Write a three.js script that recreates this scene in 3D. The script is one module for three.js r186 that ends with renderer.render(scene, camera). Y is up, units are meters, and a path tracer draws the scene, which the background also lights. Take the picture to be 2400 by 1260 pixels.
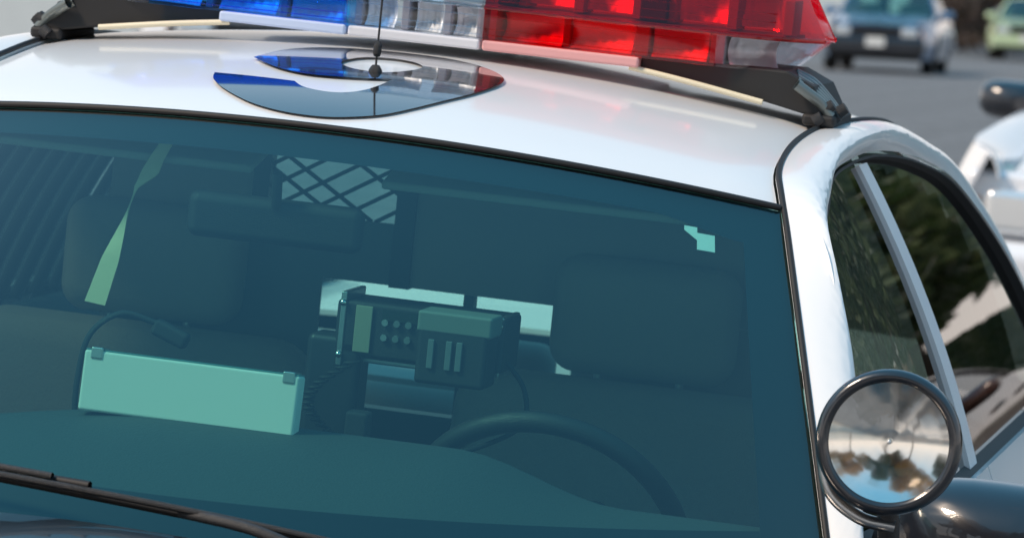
import * as THREE from 'three';
import { mergeGeometries, toCreasedNormals } from 'three/addons/utils/BufferGeometryUtils.js';
import { RoundedBoxGeometry } from 'three/addons/geometries/RoundedBoxGeometry.js';

/* ---------- camera, sky, sun, exposure ---------- */
const scene = new THREE.Scene();
const V = (x, y, z) => new THREE.Vector3(x, y, z);
// the police car stands on a cambered street: its own frame leans a little about the line of sight
const LOOK = V(-0.20615, -0.09496, -0.9739).normalize();
const CAR_TURN = new THREE.Quaternion().setFromAxisAngle(LOOK, 0.0562);
const camera = new THREE.PerspectiveCamera(6.54, 1024 / 537, 0.5, 1500);
camera.position.set(1.6371, 1.8152, 6.1184);
camera.up.set(-0.0637, 0.9945, -0.0835);
camera.lookAt(camera.position.clone().addScaledVector(LOOK, 6));
camera.focus = 6.15;
camera.userData.fStop = 10;

{ // clear evening sky: pale near the horizon, blue overhead, the same all round
  const w = 128, h = 128, data = new Float32Array(w * h * 4);
  for (let j = 0; j < h; j++) {
    const el = Math.sin(((j + 0.5) / h - 0.5) * Math.PI), t = Math.max(0, el), k = Math.pow(1 - t, 2.6);
    const c = [0.11 + 1.04 * k, 0.46 + 0.57 * k, 0.77 + 0.17 * k];
    for (let i = 0; i < w; i++) { const o = (j * w + i) * 4; data[o] = c[0]; data[o + 1] = c[1]; data[o + 2] = c[2]; data[o + 3] = 1; }
  }
  const sky = new THREE.DataTexture(data, w, h, THREE.RGBAFormat, THREE.FloatType);
  sky.mapping = THREE.EquirectangularReflectionMapping; sky.magFilter = THREE.LinearFilter; sky.needsUpdate = true;
  scene.background = sky; scene.environment = sky;
}
const sun = new THREE.DirectionalLight(new THREE.Color(1, 0.79, 0.61), 3.9);
sun.position.set(-19, 27, 14); sun.castShadow = true; sun.shadow.radius = 24;
Object.assign(sun.shadow.camera, { left: -40, right: 40, top: 40, bottom: -40, near: 1, far: 160 });
sun.shadow.mapSize.set(2048, 2048); scene.add(sun, sun.target);

const renderer = new THREE.WebGLRenderer({ antialias: true });
renderer.toneMapping = THREE.LinearToneMapping;
renderer.toneMappingExposure = 1.03;
renderer.shadowMap.enabled = true;

/* ---------- helpers ---------- */
let seed = 7;
const rnd = () => { seed = (seed * 1664525 + 1013904223) >>> 0; return seed / 4294967296; };
const lerp = (a, b, t) => a + (b - a) * t, clamp = (x, a = 0, b = 1) => Math.min(b, Math.max(a, x));
const smooth = (a, b, x) => { const t = clamp((x - a) / (b - a)); return t * t * (3 - 2 * t); };
const used = {};
const numbered = (n) => { const k = used[n] = (used[n] ?? -1) + 1; return k ? n + '_' + String(k).padStart(3, '0') : n; };
const rgb = (r, g, b) => new THREE.Color().setRGB(r, g, b);
function mat(color, rough = 0.5, metal = 0, more = {}) { return new THREE.MeshPhysicalMaterial({ color, roughness: rough, metalness: metal, side: THREE.DoubleSide, ...more }); }
function part(name, geometry, material, parent, label) {
  const g = Array.isArray(geometry) ? mergeGeometries(geometry.map((q) => { const p = q.index ? q.toNonIndexed() : q; const c = new THREE.BufferGeometry(); for (const k of ['position', 'normal', 'uv']) c.setAttribute(k, p.attributes[k]); return c; })) : geometry;
  const m = new THREE.Mesh(g, material); m.name = name; m.castShadow = m.receiveShadow = true; parent.add(m);
  if (label) m.userData.label = label;
  return m;
}
const empty = (name, parent) => { const g = new THREE.Group(); g.name = name; parent.add(g); return g; };
function thing(name, label, category, group) {
  const o = new THREE.Group(); o.name = numbered(name); o.userData = { label, category }; if (group) o.userData.group = group; scene.add(o); return o;
}
const box = (x0, x1, y0, y1, z0, z1, r = 0) => {
  const g = r ? new RoundedBoxGeometry(x1 - x0, y1 - y0, z1 - z0, 3, r) : new THREE.BoxGeometry(x1 - x0, y1 - y0, z1 - z0);
  return g.translate((x0 + x1) / 2, (y0 + y1) / 2, (z0 + z1) / 2);
};
// a sheet from a function of u, v in 0..1
function sheet(f, nu, nv) {
  const p = [], uv = [], ix = [];
  for (let j = 0; j <= nv; j++) for (let i = 0; i <= nu; i++) { const q = f(i / nu, j / nv); p.push(q.x, q.y, q.z); uv.push(i / nu, j / nv); }
  for (let j = 0; j < nv; j++) for (let i = 0; i < nu; i++) { const a = j * (nu + 1) + i, b = a + 1, c = a + nu + 1, d = c + 1; ix.push(a, b, d, a, d, c); }
  const g = new THREE.BufferGeometry(); g.setAttribute('position', new THREE.Float32BufferAttribute(p, 3)); g.setAttribute('uv', new THREE.Float32BufferAttribute(uv, 2)); g.setIndex(ix); g.computeVertexNormals(); return g;
}
// the same sheet with a thickness: two skins and an edge
function slab(f, nu, nv, t) {
  const g = sheet(f, nu, nv), P = g.attributes.position, N = g.attributes.normal, n = P.count;
  const p = [...P.array], uv = [...g.attributes.uv.array, ...g.attributes.uv.array], ix = [...g.index.array], m = ix.length;
  for (let i = 0; i < n; i++) p.push(P.getX(i) - N.getX(i) * t, P.getY(i) - N.getY(i) * t, P.getZ(i) - N.getZ(i) * t);
  for (let i = 0; i < m; i += 3) ix.push(ix[i] + n, ix[i + 2] + n, ix[i + 1] + n);
  const rim = []; for (let i = 0; i < nu; i++) rim.push(i); for (let j = 0; j < nv; j++) rim.push(j * (nu + 1) + nu); for (let i = nu; i > 0; i--) rim.push(nv * (nu + 1) + i); for (let j = nv; j > 0; j--) rim.push(j * (nu + 1));
  rim.forEach((a, k) => { const b = rim[(k + 1) % rim.length]; ix.push(a, a + n, b + n, a, b + n, b); });
  const o = new THREE.BufferGeometry(); o.setAttribute('position', new THREE.Float32BufferAttribute(p, 3)); o.setAttribute('uv', new THREE.Float32BufferAttribute(uv, 2)); o.setIndex(ix);
  return toCreasedNormals(o, 0.7);
}
const curve = (pts, closed = false, tension = 0.5) => new THREE.CatmullRomCurve3(pts.map((p) => (p.isVector3 ? p : V(...p))), closed, 'centripetal', tension);
const tube = (pts, r, n = 40, k = 8, closed = false) => new THREE.TubeGeometry(curve(pts, closed), n, r, k, closed);
const lathe = (pts, n = 48) => new THREE.LatheGeometry(pts.map(([a, b]) => new THREE.Vector2(a, b)), n);
function interp(pts, x) { // pts sorted by their first entry
  if (x <= pts[0][0]) return pts[0].slice(1);
  for (let i = 1; i < pts.length; i++) if (x <= pts[i][0]) { const t = (x - pts[i - 1][0]) / (pts[i][0] - pts[i - 1][0]); return pts[i].slice(1).map((b, k) => lerp(pts[i - 1][k + 1], b, t)); }
  return pts[pts.length - 1].slice(1);
}
function smoothInterp(pts) { // monotone-ish cubic through (x, y)
  const n = pts.length, m = pts.map((p, i) => { const a = pts[Math.max(0, i - 1)], b = pts[Math.min(n - 1, i + 1)]; return (b[1] - a[1]) / (b[0] - a[0]); });
  return (x) => { if (x <= pts[0][0]) return pts[0][1]; for (let i = 1; i < n; i++) if (x <= pts[i][0]) { const h = pts[i][0] - pts[i - 1][0], t = (x - pts[i - 1][0]) / h, t2 = t * t, t3 = t2 * t; return (2 * t3 - 3 * t2 + 1) * pts[i - 1][1] + (t3 - 2 * t2 + t) * h * m[i - 1] + (-2 * t3 + 3 * t2) * pts[i][1] + (t3 - t2) * h * m[i]; } return pts[n - 1][1]; };
}
function noiseTexture(size, paint, srgb = true) {
  const d = new Uint8Array(size * size * 4);
  for (let y = 0; y < size; y++) for (let x = 0; x < size; x++) { const c = paint(x, y), o = (y * size + x) * 4; d[o] = c[0]; d[o + 1] = c[1]; d[o + 2] = c[2]; d[o + 3] = 255; }
  const t = new THREE.DataTexture(d, size, size); t.wrapS = t.wrapT = THREE.RepeatWrapping; t.magFilter = THREE.LinearFilter; t.generateMipmaps = true; t.needsUpdate = true; if (srgb) t.colorSpace = THREE.SRGBColorSpace; return t;
}
function valueNoise(size, cells) { // tiling
  const g = Array.from({ length: cells * cells }, rnd);
  return (x, y) => { const u = x / size * cells, v = y / size * cells, i = Math.floor(u), j = Math.floor(v), a = u - i, b = v - j, s = a * a * (3 - 2 * a), t = b * b * (3 - 2 * b), G = (p, q) => g[((q % cells) + cells) % cells * cells + ((p % cells) + cells) % cells]; return lerp(lerp(G(i, j), G(i + 1, j), s), lerp(G(i, j + 1), G(i + 1, j + 1), s), t); };
}

/* ---------- materials ---------- */
const asphaltMap = (() => { const a = valueNoise(512, 8), b = valueNoise(512, 40), c = valueNoise(512, 170); return noiseTexture(512, (x, y) => { const v = 84 + 22 * a(x, y) + 20 * b(x, y) + 34 * (c(x, y) - 0.5) + 14 * (rnd() - 0.5); return [v, v * 1.01, v * 1.03]; }); })();
const concreteMap = (() => { const a = valueNoise(256, 6), b = valueNoise(256, 60); return noiseTexture(256, (x, y) => { const v = 150 + 26 * a(x, y) + 22 * (b(x, y) - 0.5) + 8 * (rnd() - 0.5); return [v, v * 0.985, v * 0.95]; }); })();
const grainBump = (() => { const a = valueNoise(256, 90), b = valueNoise(256, 30); return noiseTexture(256, (x, y) => { const v = 160 * a(x, y) + 70 * b(x, y) + 20 * rnd(); return [v, v, v]; }, false); })();
const smear = (() => { const a = valueNoise(512, 5), b = valueNoise(512, 40), c = valueNoise(512, 120); return noiseTexture(512, (x, y) => { const v = clamp(0.04 + 0.5 * a(x, y) * b(x * 0.25, y * 1.5) + 0.5 * Math.max(0, c(x, y) - 0.86)) * 255; return [v, v, v]; }, false); })();
const rep = (t, x, y) => { const c = t.clone(); c.repeat.set(x, y); c.needsUpdate = true; return c; };
const M = {
  white: mat(rgb(0.82, 0.82, 0.82), 0.4, 0, { clearcoat: 0.7, clearcoatRoughness: 0.1 }),
  black: mat(rgb(0.012, 0.014, 0.02), 0.3, 0, { clearcoat: 1, clearcoatRoughness: 0.03 }),
  vinyl: mat(rgb(0.008, 0.01, 0.016), 0.08, 0, { clearcoat: 1, clearcoatRoughness: 0.02, ior: 1.7 }),
  rubber: mat(rgb(0.012, 0.012, 0.013), 0.65),
  frit: mat(rgb(0.006, 0.006, 0.008), 0.45),
  plastic: mat(rgb(0.02, 0.021, 0.024), 0.5, 0, { bumpMap: rep(grainBump, 3, 3), bumpScale: 0.0004 }),
  dash: mat(rgb(0.05, 0.065, 0.07), 0.75, 0, { bumpMap: rep(grainBump, 8, 4), bumpScale: 0.0006 }),
  seat: mat(rgb(0.46, 0.4, 0.36), 0.9, 0, { bumpMap: rep(grainBump, 5, 5), bumpScale: 0.0008, sheen: 0.4 }),
  liner: mat(rgb(0.5, 0.5, 0.48), 0.95),
  steel: mat(rgb(0.035, 0.036, 0.04), 0.45, 0.3),
  chrome: mat(rgb(0.86, 0.86, 0.85), 0.06, 1),
  module: mat(rgb(0.85, 0.85, 0.86), 0.5, 0.55),
  satin: mat(rgb(0.55, 0.56, 0.57), 0.32, 1),
  alloy: mat(rgb(0.5, 0.5, 0.5), 0.35, 0.9),
  trim: mat(rgb(0.82, 0.78, 0.78), 0.45, 0.1, { bumpMap: rep(grainBump, 1, 14), bumpScale: 0.0002 }),
  bracket: mat(rgb(0.2, 0.22, 0.21), 0.42, 0.7),
  glue: mat(rgb(0.22, 0.26, 0.28), 0.8),
  paper: mat(rgb(0.86, 0.86, 0.82), 0.9),
  strap: mat(rgb(0.95, 0.82, 0.55), 0.8),
  cream: mat(rgb(0.75, 0.68, 0.5), 0.5),
  shield: mat(rgb(0.42, 0.76, 0.7), 0.2, 0, { transmission: 1, thickness: 0, ior: 1.8, roughnessMap: smear }),
  rear: mat(rgb(0.66, 0.8, 0.76), 0.01, 0, { transmission: 1, thickness: 0, ior: 1.5 }),
  side: mat(rgb(0.12, 0.145, 0.13), 0.01, 0, { transmission: 1, thickness: 0, ior: 1.6 }),
  clear: mat(rgb(0.97, 0.97, 0.97), 0.02, 0, { transmission: 1, thickness: 0, ior: 1.5 }),
  lensRed: mat(rgb(0.96, 0.07, 0.14), 0.04, 0, { transmission: 1, thickness: 0, ior: 1.5 }),
  lensBlue: mat(rgb(0.03, 0.56, 0.97), 0.04, 0, { transmission: 1, thickness: 0, ior: 1.5 }),
  lowRed: mat(rgb(0.97, 0.16, 0.24), 0.04, 0, { transmission: 1, thickness: 0, ior: 1.5 }),
  lowBlue: mat(rgb(0.1, 0.7, 0.98), 0.04, 0, { transmission: 1, thickness: 0, ior: 1.5 }),
  lensClear: mat(rgb(0.93, 0.95, 0.97), 0.04, 0, { transmission: 1, thickness: 0, ior: 1.5 }),
  amber: mat(rgb(0.85, 0.3, 0.03), 0.2, 0, { clearcoat: 1 }),
  tail: mat(rgb(0.4, 0.01, 0.012), 0.2, 0, { clearcoat: 1 }),
  lampGlass: mat(rgb(0.75, 0.77, 0.78), 0.12, 0.5, { clearcoat: 1 }),
  plate: mat(rgb(0.75, 0.75, 0.72), 0.5),
  divider: mat(rgb(0.3, 0.29, 0.33), 0.5),
  grey: mat(rgb(0.16, 0.18, 0.19), 0.6),
  panel: mat(rgb(0.42, 0.36, 0.34), 0.85),
  bark: mat(rgb(0.075, 0.055, 0.04), 0.95, 0, { bumpMap: rep(grainBump, 3, 8), bumpScale: 0.02 }),
};

/* ---------- terrain ---------- */
const slopeAt = (z) => -0.035 * Math.max(0, -z - 9) ** 2 / (Math.max(0, -z - 9) + 3);
const groundY = (x, z) => (-0.05482 * x + 0.01145 * z) * (1 - smooth(9, 34, Math.hypot(x, z))) + slopeAt(Math.max(z, -160));
const KERB_R = 5.2, KERB_L = -16.5;
function groundSheet(x0, x1, z0, z1, nx, nz, up, scale) {
  const g = sheet((u, v) => { const x = lerp(x0, x1, u), z = lerp(z0, z1, v); return V(x, groundY(x, z) + up, z); }, nx, nz), p = g.attributes.position, uv = g.attributes.uv;
  for (let i = 0; i < p.count; i++) uv.setXY(i, p.getX(i) / scale, p.getZ(i) / scale); return g;
}
function setting(name, g, m) { const o = part(name, g, m, scene); o.userData.kind = 'structure'; return o; }
setting('ground', groundSheet(-500, 500, -900, 500, 100, 140, -0.15, 3), mat(0xffffff, 0.95, 0, { map: concreteMap }));
setting('road', groundSheet(KERB_L, KERB_R, -200, 80, 44, 280, 0, 2.4), mat(0xffffff, 0.9, 0, { map: asphaltMap, bumpMap: rep(grainBump, 6, 6), bumpScale: 0.004 }));
const kerbMat = mat(0xffffff, 0.9, 0, { map: concreteMap });
for (const [name, a, b] of [['pavement_right', KERB_R, KERB_R + 3.6], ['pavement_left', KERB_L - 3.6, KERB_L]]) {
  const top = groundSheet(a, b, -200, 80, 8, 280, 0.14, 1.6), e = name === 'pavement_right' ? a : b;
  const face = sheet((u, v) => { const z = lerp(-200, 80, v); return V(e, groundY(e, z) + 0.14 - 0.2 * u, z); }, 1, 280);
  setting(name, [top, face], kerbMat);
}

/* ---------- shape of a sedan (own axes: x to its left side, y up, z forward, origin on the ground below the front of the roof) ---------- */
const ridgeY = (z) => { const t = (0.1 - z) / 0.72, d = -0.62 - z; return d < 0 ? 1.4 + 0.72 * (0.05 * t + 0.0675 * (1 - Math.max(0, 1 - t) ** 3.2)) : d < 0.13 ? 1.4846 + 0.05 * (d - d * d / 0.26) : 1.48785 - 0.1 * (d - 0.13) ** 2; };
const roofY = (x, z) => ridgeY(z) - x * x * (0.13 + 0.07 * clamp((z + 0.62) / 0.6));
const sideX = (y, z) => { const d = y - 0.97; return 0.863 - 0.33 * d - 0.4 * d * Math.max(0, d) - 0.1 * Math.max(0, z + 0.35) ** 2; };
// window opening of the greenhouse: top of the opening by z, rear to front
const openTop = smoothInterp([[-1.8, 0.985], [-1.68, 1.1], [-1.56, 1.21], [-1.35, 1.325], [-1.1, 1.372], [-0.75, 1.4], [-0.45, 1.402], [-0.24, 1.39], [-0.14, 1.365], [-0.06, 1.342], [0, 1.312], [0.06, 1.25], [0.13, 1.165], [0.215, 1.08], [0.32, 0.985]]);
const shieldTop = (u) => V(0.617 * u, 1.4 - 0.047 * u * u, 0.1 - 0.152 * u * u);
const shieldBase = (u) => V(0.79 * u, 0.945, 0.86 - 0.48 * u * u);
const shieldAt = (u, v) => { const p = shieldTop(u).lerp(shieldBase(u), v); p.z += 0.035 * Math.sin(Math.PI * v) * (1 - 0.5 * u * u); p.y += 0.014 * Math.sin(Math.PI * v); return p; };
const drip = curve([shieldAt(1, 1), shieldAt(1, 0.75), shieldAt(1, 0.5), shieldAt(1, 0.25), shieldAt(1, 0.06), [0.607, 1.368, -0.082], [0.59, 1.39, -0.15], [0.577, 1.414, -0.3], [0.58, 1.433, -0.5], [0.598, 1.438, -0.75], [0.606, 1.42, -1.1], [0.612, 1.378, -1.36], [0.622, 1.345, -1.5], [0.66, 1.22, -1.76], [0.7, 1.08, -1.98], [0.73, 0.97, -2.12]].map((p) => (p.isVector3 ? p : V(...p))));
const opening = curve([[0.985, 0.32], [1.03, 0.268], [1.08, 0.215], [1.165, 0.13], [1.25, 0.06], [1.312, 0], [1.342, -0.06], [1.365, -0.14], [1.39, -0.24], [1.402, -0.45], [1.4, -0.75], [1.372, -1.1], [1.325, -1.35], [1.21, -1.56], [1.1, -1.68], [0.985, -1.8]].map(([y, z]) => V(sideX(y, z), y, z)));
const dripPts = drip.getPoints(150), openPts = opening.getPoints(150);
const roofEdge = (z) => { for (let i = 30; i < 150; i++) if (dripPts[i].z >= z && dripPts[i + 1].z <= z && dripPts[i].z < -0.04) { const t = (z - dripPts[i].z) / (dripPts[i + 1].z - dripPts[i].z); return dripPts[i].clone().lerp(dripPts[i + 1], t); } return z > -0.1 ? shieldTop(1) : V(0.62, 1.35, z); };
const backTopZ = -1.44;
const roofPoint = (a, v) => { // a in -1..1 across, v 0 at the windshield, 1 at the rear window
  const zEdge = lerp(-0.052, -1.42, v), e = roofEdge(zEdge), x = a * (e.x - 0.003), z = lerp(0.1, backTopZ - 0.08, v) - (lerp(0.1, backTopZ - 0.08, v) - zEdge) * a * a;
  const yc = roofY(x, z), ye = roofY(e.x, zEdge); return V(x, yc + (e.y - ye) * a * a - 0.004 * Math.max(0, Math.abs(a) - 0.93) / 0.07, z);
};
const mirrorX = (g) => { const c = g.clone().applyMatrix4(new THREE.Matrix4().makeScale(-1, 1, 1)); if (c.index) { const a = c.index.array; for (let i = 0; i < a.length; i += 3) [a[i + 1], a[i + 2]] = [a[i + 2], a[i + 1]]; } else { for (const k of Object.keys(c.attributes)) { const at = c.attributes[k], s = at.itemSize; for (let i = 0; i < at.count; i += 3) for (let q = 0; q < s; q++) { const A = (i + 1) * s + q, B = (i + 2) * s + q, t = at.array[A]; at.array[A] = at.array[B]; at.array[B] = t; } } } return c; };
const FRONT_AXLE = 1.62, REAR_AXLE = -1.3, WHEEL_R = 0.335;
const beltY = (z) => (z > 0.3 ? lerp(0.972, 0.86, smooth(0.3, 2.6, z)) : z < -1.7 ? lerp(0.972, 0.925, smooth(-1.7, -2.2, z)) - 0.02 * smooth(-2.5, -2.95, z) : 0.972);
const bodyX = (y, z) => { const d = (beltY(z) - y), t = clamp(d / 0.66), out = 0.863 + 0.1 * Math.sin(Math.min(1, t * 1.9) * Math.PI / 2) - 0.05 * smooth(0.62, 1, t); return out - 0.17 * smooth(1.5, 2.72, z) ** 2 - 0.14 * smooth(-2.0, -3.0, z) ** 2; };
const lowY = (z) => { let y = 0.24; for (const c of [FRONT_AXLE, REAR_AXLE]) { const d = Math.abs(z - c); if (d < 0.4) y = Math.max(y, 0.3 + Math.sqrt(0.16 - d * d)); } return y; };
const flank = (z0, z1, n) => slab((u, v) => { const z = lerp(z0, z1, u), y = lerp(lowY(z), beltY(z), v); return V(bodyX(y, z), y, z); }, n, 12, 0.012);
const hoodEdge = (z) => lerp(0.78, 0.66, smooth(0.5, 2.6, z));
const hoodY = (a, z) => lerp(0.99, 0.82, smooth(0.4, 2.62, z)) - 0.03 * a * a + 0.006 * Math.cos(a * 9) * smooth(1, 0.7, Math.abs(a));

function wheel(parent, x, z) {
  const w = empty('wheel', parent); w.position.set(x, WHEEL_R, z); const s = Math.sign(x);
  part('tyre', lathe([[0.2, -0.1], [0.3, -0.108], [0.325, -0.095], [0.335, -0.06], [0.335, 0.06], [0.325, 0.095], [0.3, 0.108], [0.2, 0.1]]).rotateZ(Math.PI / 2), M.rubber, w);
  const g = [lathe([[0.215, -0.1], [0.205, -0.02], [0.19, 0.02], [0.09, 0.045], [0.05, 0.05], [0, 0.052]], 32).rotateZ(-Math.PI / 2 * s).translate(s * 0.03, 0, 0)];
  for (let k = 0; k < 8; k++) g.push(new THREE.SphereGeometry(0.016, 8, 6).translate(s * 0.07, 0.13 * Math.cos(k * Math.PI / 4), 0.13 * Math.sin(k * Math.PI / 4)));
  part('rim', g, M.alloy, w);
}
// shell with glass and running gear; paints: {roof, doors, ends}
function sedanShell(root, paint, police) {
  const skin = part('roof', slab((u, v) => roofPoint(1 - 2 * u, v), 48, 40, -0.006), paint.roof, root);
  const g = shieldGlass();
  const ws = part('windshield', g.glass, M.shield, root); part('frit_band', g.frit, M.frit, ws); part('gasket', g.gasket, M.rubber, ws);
  for (const s of [1, -1]) {
    const mir = (q) => (s > 0 ? q : mirrorX(q));
    const fr = slab((u, v) => { const i = Math.round(u * 150), a = dripPts[i], b = openPts[i], p = a.clone().lerp(b, v), n = V(0.8, 0.55, 0); p.addScaledVector(n, 0.026 * Math.sin(Math.PI * v) ** 0.8 + (v === 0 ? 0 : 0.002)); return p; }, 150, 12, -0.01);
    const fp = part('door_frame', mir(fr), paint.doors, root);
    const ring = slab((u, v) => { const b = openPts[Math.round(u * 150)].clone(); b.x += 0.002 - 0.024 * v; b.y -= 0.004 + 0.012 * v; b.z -= (b.z > -0.3 ? 1 : -0.6) * 0.006 * v; return b; }, 150, 3, 0.004);
    part('window_seal', mir(ring), M.rubber, fp);
    const gap = new THREE.TubeGeometry(curve(dripPts.filter((_, i) => i % 3 === 0).map((p) => p.clone().add(V(0.004, 0.003, 0)))), 200, 0.0042, 6); part('drip_seal', mir(gap), M.rubber, fp);
    for (const [nm, z0, z1] of [['front_window', -0.556, 0.325], ['rear_window', -1.8, -0.624]]) part(nm, mir(sheet((u, v) => { const z = lerp(z0, z1, u), y = lerp(0.955, openTop(z) - 0.004, v); return V(sideX(y, z) - 0.016, y, z); }, 40, 14)), M.side, root);
    part('pillar_trim', mir(slab((u, v) => { const z = lerp(-0.63, -0.55, u), y = lerp(0.96, openTop(z) - 0.014, v); return V(sideX(y, z) - 0.008, y, z); }, 2, 16, -0.008)), M.trim, root);
    part('belt_moulding', mir(slab((u, v) => { const z = lerp(-1.82, 0.36, u); return V(sideX(0.97, z) + 0.006 - 0.03 * v, 0.962 + 0.012 * v, z); }, 40, 2, 0.006)), M.rubber, root);
    const fd = part('front_door', mir(flank(-0.585, 0.36, 30)), paint.doors, root); part('handle', mir(box(0.95, 0.985, 0.79, 0.82, -0.5, -0.33, 0.012)), M.plastic, fd);
    const rd = part('rear_door', mir(flank(-1.5, -0.595, 40)), paint.doors, root); part('handle', mir(box(0.95, 0.985, 0.79, 0.82, -1.42, -1.25, 0.012)), M.plastic, rd);
    part('front_fender', [mir(flank(0.37, 2.66, 80)), mir(slab((u, v) => { const z = lerp(0.5, 2.66, u), a = V(bodyX(beltY(z), z), beltY(z), z), b = V(hoodEdge(z), hoodY(1, z) - 0.002, z); const p = a.lerp(b, v); p.y += 0.012 * Math.sin(v * Math.PI); return p; }, 60, 6, 0.008))], paint.ends, root);
    part('rear_quarter', [mir(flank(-2.95, -1.51, 60)), mir(slab((u, v) => { const z = lerp(-2.95, -1.75, u), a = V(bodyX(beltY(z), z), beltY(z), z), q = lerp(0.66, 0.74, smooth(-2.95, -1.75, z)); return a.lerp(V(q, beltY(z) + 0.004, z), v); }, 40, 4, 0.008))], paint.ends, root);
    part('headlight', mir(box(0.42, 0.7, 0.6, 0.75, 2.56, 2.665, 0.03)), M.lampGlass, root);
    part('turn_signal', mir(box(0.7, 0.78, 0.61, 0.74, 2.48, 2.6, 0.02)), M.amber, root);
    part('tail_light', mir(box(0.45, 0.72, 0.7, 0.88, -2.99, -2.9, 0.03)), M.tail, root);
    const dm = empty('door_mirror', root);
    part('housing', mir(slab((u, v) => { const a = u * Math.PI * 2, r = Math.sin(v * Math.PI / 2), cx = Math.cos(a), sy = Math.sin(a), q = 2 / 3.2, X = Math.sign(cx) * Math.abs(cx) ** q, Y = Math.sign(sy) * Math.abs(sy) ** q; return V(0.985 + 0.125 * X * r, 0.99 + 0.072 * Y * r, 0.24 + 0.085 * Math.cos(v * Math.PI / 2)); }, 40, 14, 0.004)), police || paint.darkMirrors ? M.black : paint.ends, dm);
    part('mirror_glass', mir(box(0.875, 1.095, 0.93, 1.05, 0.236, 0.24, 0)), M.chrome, dm);
    part('arm', mir(tube([[0.83, 0.98, 0.26], [0.87, 0.975, 0.262], [0.9, 0.98, 0.262]], 0.024, 8, 10)), M.plastic, dm);
    for (const z of [FRONT_AXLE, REAR_AXLE]) wheel(root, s * 0.81, z);
  }
  part('hood', slab((u, v) => { const a = lerp(-1, 1, u), z = lerp(0.93 - 0.5 * a * a, 2.64 - 0.06 * a * a, v); return V(a * (hoodEdge(z) - 0.004), hoodY(a, z), z); }, 40, 40, -0.01), paint.ends, root);
  part('cowl', slab((u, v) => { const a = lerp(-1, 1, u), s = shieldBase(a), h = V(a * 0.78, 0.95, 0.95 - 0.5 * a * a); return V(lerp(s.x, h.x, v), lerp(0.935, 0.93, v), lerp(s.z - 0.02, h.z, v)); }, 40, 4, 0.006), M.plastic, root);
  part('grille', [box(-0.4, 0.4, 0.6, 0.76, 2.6, 2.62), ...Array.from({ length: 5 }, (_, k) => box(-0.4, 0.4, 0.615 + k * 0.032, 0.627 + k * 0.032, 2.62, 2.635))], M.plastic, root);
  part('front_bumper', [box(-0.82, 0.82, 0.3, 0.58, 2.5, 2.72, 0.07)], paint.bumper ?? paint.ends, root);
  part('front_panel', box(-0.78, 0.78, 0.56, 0.81, 2.5, 2.6, 0.03), paint.ends, root);
  part('rear_bumper', box(-0.84, 0.84, 0.35, 0.62, -3.08, -2.86, 0.07), paint.ends, root);
  part('rear_panel', box(-0.8, 0.8, 0.6, 0.89, -2.97, -2.88, 0.03), paint.ends, root);
  part('licence_plate', box(-0.155, 0.155, 0.44, 0.59, 2.72, 2.73), M.plate, root);
  part('trunk_lid', slab((u, v) => { const a = lerp(-1, 1, u), z = lerp(-2.13 + 0.06 * a * a, -2.95, v); return V(a * lerp(0.73, 0.655, v), 0.925 - 0.02 * a * a - 0.01 * v, z); }, 20, 14, 0.01), paint.doors, root);
  part('rear_glass', sheet((u, v) => { const a = lerp(-1, 1, u); return V(a * lerp(0.6, 0.72, v), lerp(1.405, 0.915, v) - lerp(0.05, 0.01, v) * a * a + 0.02 * Math.sin(v * Math.PI), lerp(-1.5, -2.14, v) + 0.06 * a * a); }, 24, 12), M.rear, root);
  part('underbody', box(-0.8, 0.8, 0.22, 0.34, -2.8, 2.5, 0.03), M.rubber, root);
  return skin;
}
function shieldGlass() {
  const glass = sheet((u, v) => shieldAt(lerp(-1, 1, u), v), 48, 24);
  // ceramic border just inside the glass, in four strips
  const ins = (u, v) => { const p = shieldAt(u, v), n = V(0, 0.5, 0.86); return p.addScaledVector(n, -0.006); };
  const side = (s) => sheet((a, b) => ins(s * lerp(0.998, 0.998 - lerp(0.08, 0.085, b), a), lerp(0.005, 0.995, b)), 4, 30);
  const round = (u) => 0.085 + 0.05 * smooth(0.72, 0.93, Math.abs(u)) * Math.abs(u);
  const top = sheet((a, b) => { const u = lerp(-0.918, 0.918, a); return ins(u, lerp(0.005, round(u), b)); }, 60, 4);
  const base = sheet((a, b) => ins(lerp(-0.913, 0.913, a), lerp(0.9, 0.995, b)), 40, 3);
  const gasket = tube(Array.from({ length: 41 }, (_, i) => shieldTop(lerp(-1, 1, i / 40)).add(V(0, 0.001, 0.004))), 0.0046, 120, 6);
  return { glass, frit: [side(1), side(-1), top, base], gasket };
}

/* ---------- the police car ---------- */
function inCar(o, x = 0, y = 0, z = 0, turn) { o.position.set(x, y, z).applyQuaternion(CAR_TURN); o.quaternion.copy(CAR_TURN); if (turn) o.quaternion.multiply(new THREE.Quaternion().setFromEuler(turn)); return o; }
const police = inCar(thing('police_car', 'black and white police car with light bar and number 9 on its white roof', 'police car'));
sedanShell(police, { roof: M.white, doors: M.white, ends: M.black }, true);

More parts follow.
